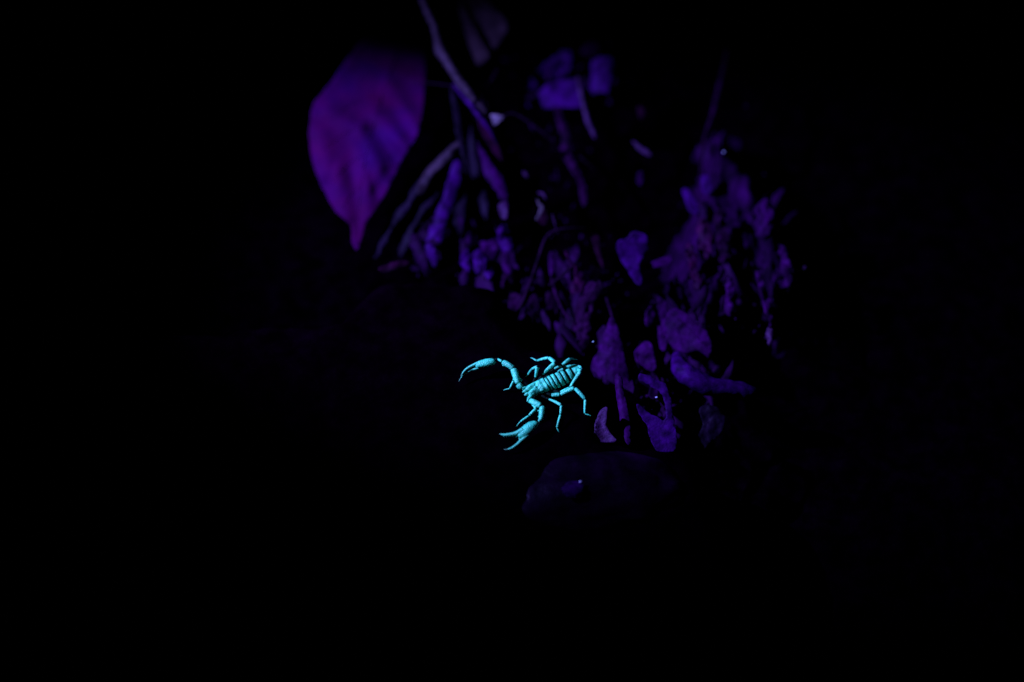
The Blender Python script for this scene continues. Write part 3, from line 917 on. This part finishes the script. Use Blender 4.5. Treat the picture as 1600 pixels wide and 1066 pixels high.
u0, u1 = min(a for a, b in lo) - .012, max(a for a, b in lo) + .012
v0, v1 = min(b for a, b in lo) - .012, max(b for a, b in lo) + .012
for j in range(mm):
    for i in range(nn):
        x, y = u0 + (u1 - u0) * i / (nn - 1), v0 + (v1 - v0) * j / (mm - 1)
        q = Vector((x, y, 0))
        d = sd2(x, y, lo) + .004 * fbm(q, 110, 3)
        top = BASE + 0.028 * smooth01((-d + .003) / .013)
        fib = Vector((x * 2.2 + y * .3, y * .7, 0))
        if d < 0.006:
            top += (.0042 * fbm(fib, 48, 4) + .0012 * fbm(q, 180, 3)) * smooth01((.006 - d) / .01)
        svs.append(U * x + V * y + N * (top if d < .007 else BASE - .012))
for j in range(mm - 1):
    for i in range(nn - 1):
        sfs.append((j * nn + i, j * nn + i + 1, (j + 1) * nn + i + 1, (j + 1) * nn + i))
tag(link('rotten_stump', svs, sfs, M['rot'], so), 'crumbling rotten wood stump with upright fibres, right side of the litter', 'stump')
for pts, w, mat, lab in [
    ([(1178, 322), (1192, 312), (1208, 318), (1214, 340), (1206, 362), (1190, 374), (1180, 352)], -.001, 'violet', 'lumpy violet bark piece on the right shoulder of the stump'),
    ([(1216, 390), (1226, 386), (1234, 406), (1236, 438), (1230, 452), (1222, 428)], -.001, 'violet', 'bluish narrow bark strip down the right side of the stump'),
    ([(1182, 424), (1190, 428), (1198, 456), (1206, 486), (1206, 512), (1198, 496), (1188, 460)], -.002, 'violet', 'slim violet bark strip hanging at the lower right of the stump'),
    ([(1197, 516), (1207, 514), (1209, 528), (1204, 541), (1199, 534)], -.004, 'lilac', 'tiny lilac flake below the hanging bark strip'),
    ([(1242, 416), (1252, 413), (1261, 420), (1256, 427), (1246, 423)], -.006, 'lilac', 'tiny pale flake at the far right of the stump'),
    ([(1072, 384), (1082, 382), (1088, 408), (1096, 444), (1086, 452), (1078, 420)], -.002, 'magenta', 'dull magenta bark strip down the left side of the stump'),
    ([(1134, 440), (1144, 438), (1148, 470), (1144, 496), (1134, 488)], -.003, 'violet', 'short violet bark strip in the lower middle of the stump'),
    ([(1088, 350), (1104, 344), (1112, 372), (1108, 404), (1094, 400)], .000, 'magenta', 'broad dull magenta bark piece in the middle of the stump'),
    ([(1116, 330), (1130, 326), (1136, 360), (1140, 400), (1126, 412), (1118, 372)], .000, 'violet_dim', 'long dim bark piece right of the middle of the stump'),
]:
    sheet('bark_piece', pts, w, mat, lab, 'bark', 'bark pieces on the stump', facing=(random.uniform(-.4, .1), -.3), relief=0.0022, freq=140, curl=-0.03, ragged=2.6)

# ------------------------------------------------------------------ crumbs and fibres of the litter, uncountable
cv_, cf_ = [], []
rn = random.Random(3)
zones = [((1085, 1220, 260, 500), 90, -.016, -.006), ((868, 962, 380, 560), 110, -.024, -.012), ((780, 860, 420, 545), 100, -.026, -.014), ((930, 1060, 570, 680), 120, -.026, -.012),
         ((1030, 1120, 450, 560), 90, -.024, -.010), ((640, 704, 330, 424), 60, -.026, -.012), ((712, 806, 350, 452), 90, -.026, -.010), ((812, 960, 70, 176), 70, -.026, -.012),
         ((850, 920, 170, 330), 40, -.028, -.014), ((690, 800, 130, 260), 30, -.028, -.016)]
for (a0, a1, b0, b1), cnt, w0, w1 in zones:
    for _ in range(cnt):
        p = P(rn.gauss((a0 + a1) / 2, (a1 - a0) * .27), rn.gauss((b0 + b1) / 2, (b1 - b0) * .27), rn.uniform(w0, w1) - DROP)
        nrm = Vector((rn.gauss(-.1, .5), rn.gauss(-.4, .5), 1)).normalized()
        d = Vector((rn.gauss(0, .5), rn.gauss(0, 1), rn.gauss(0, .5)))
        d = (d - nrm * d.dot(nrm)).normalized()
        s_ = nrm.cross(d)
        ln = rn.uniform(2, 9) * PX * (2.2 if rn.random() < .25 else 1)
        wd = rn.uniform(.5, 3.5) * PX
        if rn.random() < .07 and w1 > -.02:
            ln, wd = rn.uniform(8, 16) * PX, rn.uniform(4, 8) * PX
        o = len(cv_)
        k = 6
        for i in range(k):
            g_ = 2 * math.pi * i / k + rn.uniform(-.3, .3)
            cv_.append(p + d * (math.cos(g_) * ln * rn.uniform(.6, 1.1)) + s_ * (math.sin(g_) * wd * rn.uniform(.6, 1.1)) + nrm * rn.uniform(-.0005, .0005))
        cv_.append(p + nrm * rn.uniform(.0004, .0012))
        cv_.append(p - nrm * .0005)
        for i in range(k):
            cf_.append((o + i, o + (i + 1) % k, o + k))
            cf_.append((o + (i + 1) % k, o + i, o + k + 1))
# curled leaf fragments among them
frag_zones = [((1085, 1150, 220, 500), 13, -.013, -.004), ((1175, 1235, 310, 490), 8, -.014, -.006), ((868, 950, 400, 560), 14, -.022, -.010), ((785, 860, 430, 545), 12, -.024, -.012), ((930, 1060, 570, 680), 12, -.020, -.006),
              ((1040, 1110, 440, 560), 10, -.020, -.008), ((645, 700, 330, 420), 8, -.024, -.010), ((715, 806, 350, 450), 12, -.022, -.008), ((822, 955, 85, 175), 12, -.022, -.010), ((1080, 1150, 560, 620), 4, -.024, -.016)]
for (a0, a1, b0, b1), cnt, w0, w1 in frag_zones:
    for _ in range(cnt):
        p = P(rn.uniform(a0, a1), rn.uniform(b0, b1), rn.uniform(w0, w1) - DROP)
        nrm = (N + U * rn.gauss(-.25, .3) + V * rn.gauss(-.25, .3)).normalized()
        d = V + U * rn.gauss(-.05, .45)
        d = (d - nrm * d.dot(nrm)).normalized()
        s_ = d.cross(nrm)
        ln, wd, bend, cu_ = rn.uniform(16, 44) * PX, rn.uniform(5, 13) * PX, rn.uniform(-.5, .3), rn.uniform(-.9, .4)
        ka, kb = 9, 6
        o = len(cv_)
        for layer in (0, 1):
            for i in range(ka):
                ta = -1 + 2 * i / (ka - 1)
                half = wd * max(.12, (1 - abs(ta) ** 2.4)) * (1 + .5 * noise.noise(Vector((ta * 2, p.x * 900, p.y * 900))))
                for j in range(kb):
                    tb = -1 + 2 * j / (kb - 1)
                    q = p + d * (ta * ln) + s_ * (tb * half + ln * .25 * noise.noise(Vector((ta, p.x * 700, 3))))
                    h_ = bend * ta * ta * ln + cu_ * tb * tb * half + .0016 * fbm(q, 150, 3)
                    cv_.append(q + nrm * (h_ - layer * .00025))
        m_ = ka * kb
        for i in range(ka - 1):
            for j in range(kb - 1):
                q4 = (o + i * kb + j, o + (i + 1) * kb + j, o + (i + 1) * kb + j + 1, o + i * kb + j + 1)
                cf_.append(q4)
                cf_.append(tuple(k + m_ for k in reversed(q4)))
        ring = [j for j in range(kb)] + [i * kb + kb - 1 for i in range(1, ka)] + [(ka - 1) * kb + j for j in range(kb - 2, -1, -1)] + [i * kb for i in range(ka - 2, 0, -1)]
        for a, b in zip(ring, ring[1:] + ring[:1]):
            cf_.append((o + a, o + b, o + b + m_, o + a + m_))
cr = link('leaf_litter', cv_, cf_, M['crumb'])
tag(cr, 'fine crumbs and fibres of leaf litter over the bank', 'leaf litter', kind='stuff')

# ------------------------------------------------------------------ droplets that glint
bm = bmesh.new()
bmesh.ops.create_icosphere(bm, subdivisions=3, radius=1.0)
dme = bpy.data.meshes.new('droplet')
bm.to_mesh(dme)
bm.free()
dme.materials.append(M['drop'])
dme.polygons.foreach_set('use_smooth', [True] * len(dme.polygons))
for px, py, w, r, lab in [(907, 753, .0060, 1.9, 'glinting water drop on the smooth stone below the scorpion'), (1131, 238, .0, 1.5, 'glinting water drop near the top of the stump'),
                          (927, 534, -.006, 1.1, 'glinting water drop left of the triangular leaf'), (941, 619, -.010, 1.1, 'glinting water drop right of the scorpion\'s hind foot'),
                          (1026, 621, -.012, 1.5, 'glinting water drop inside the looped strip')]:
    o = bpy.data.objects.new('droplet', dme)
    COL.objects.link(o)
    o.location = P(px, py, w)
    o.scale = (r * PX * 1.3, r * PX, r * PX * .8)
    tag(o, lab, 'water drop', 'glinting water drops')
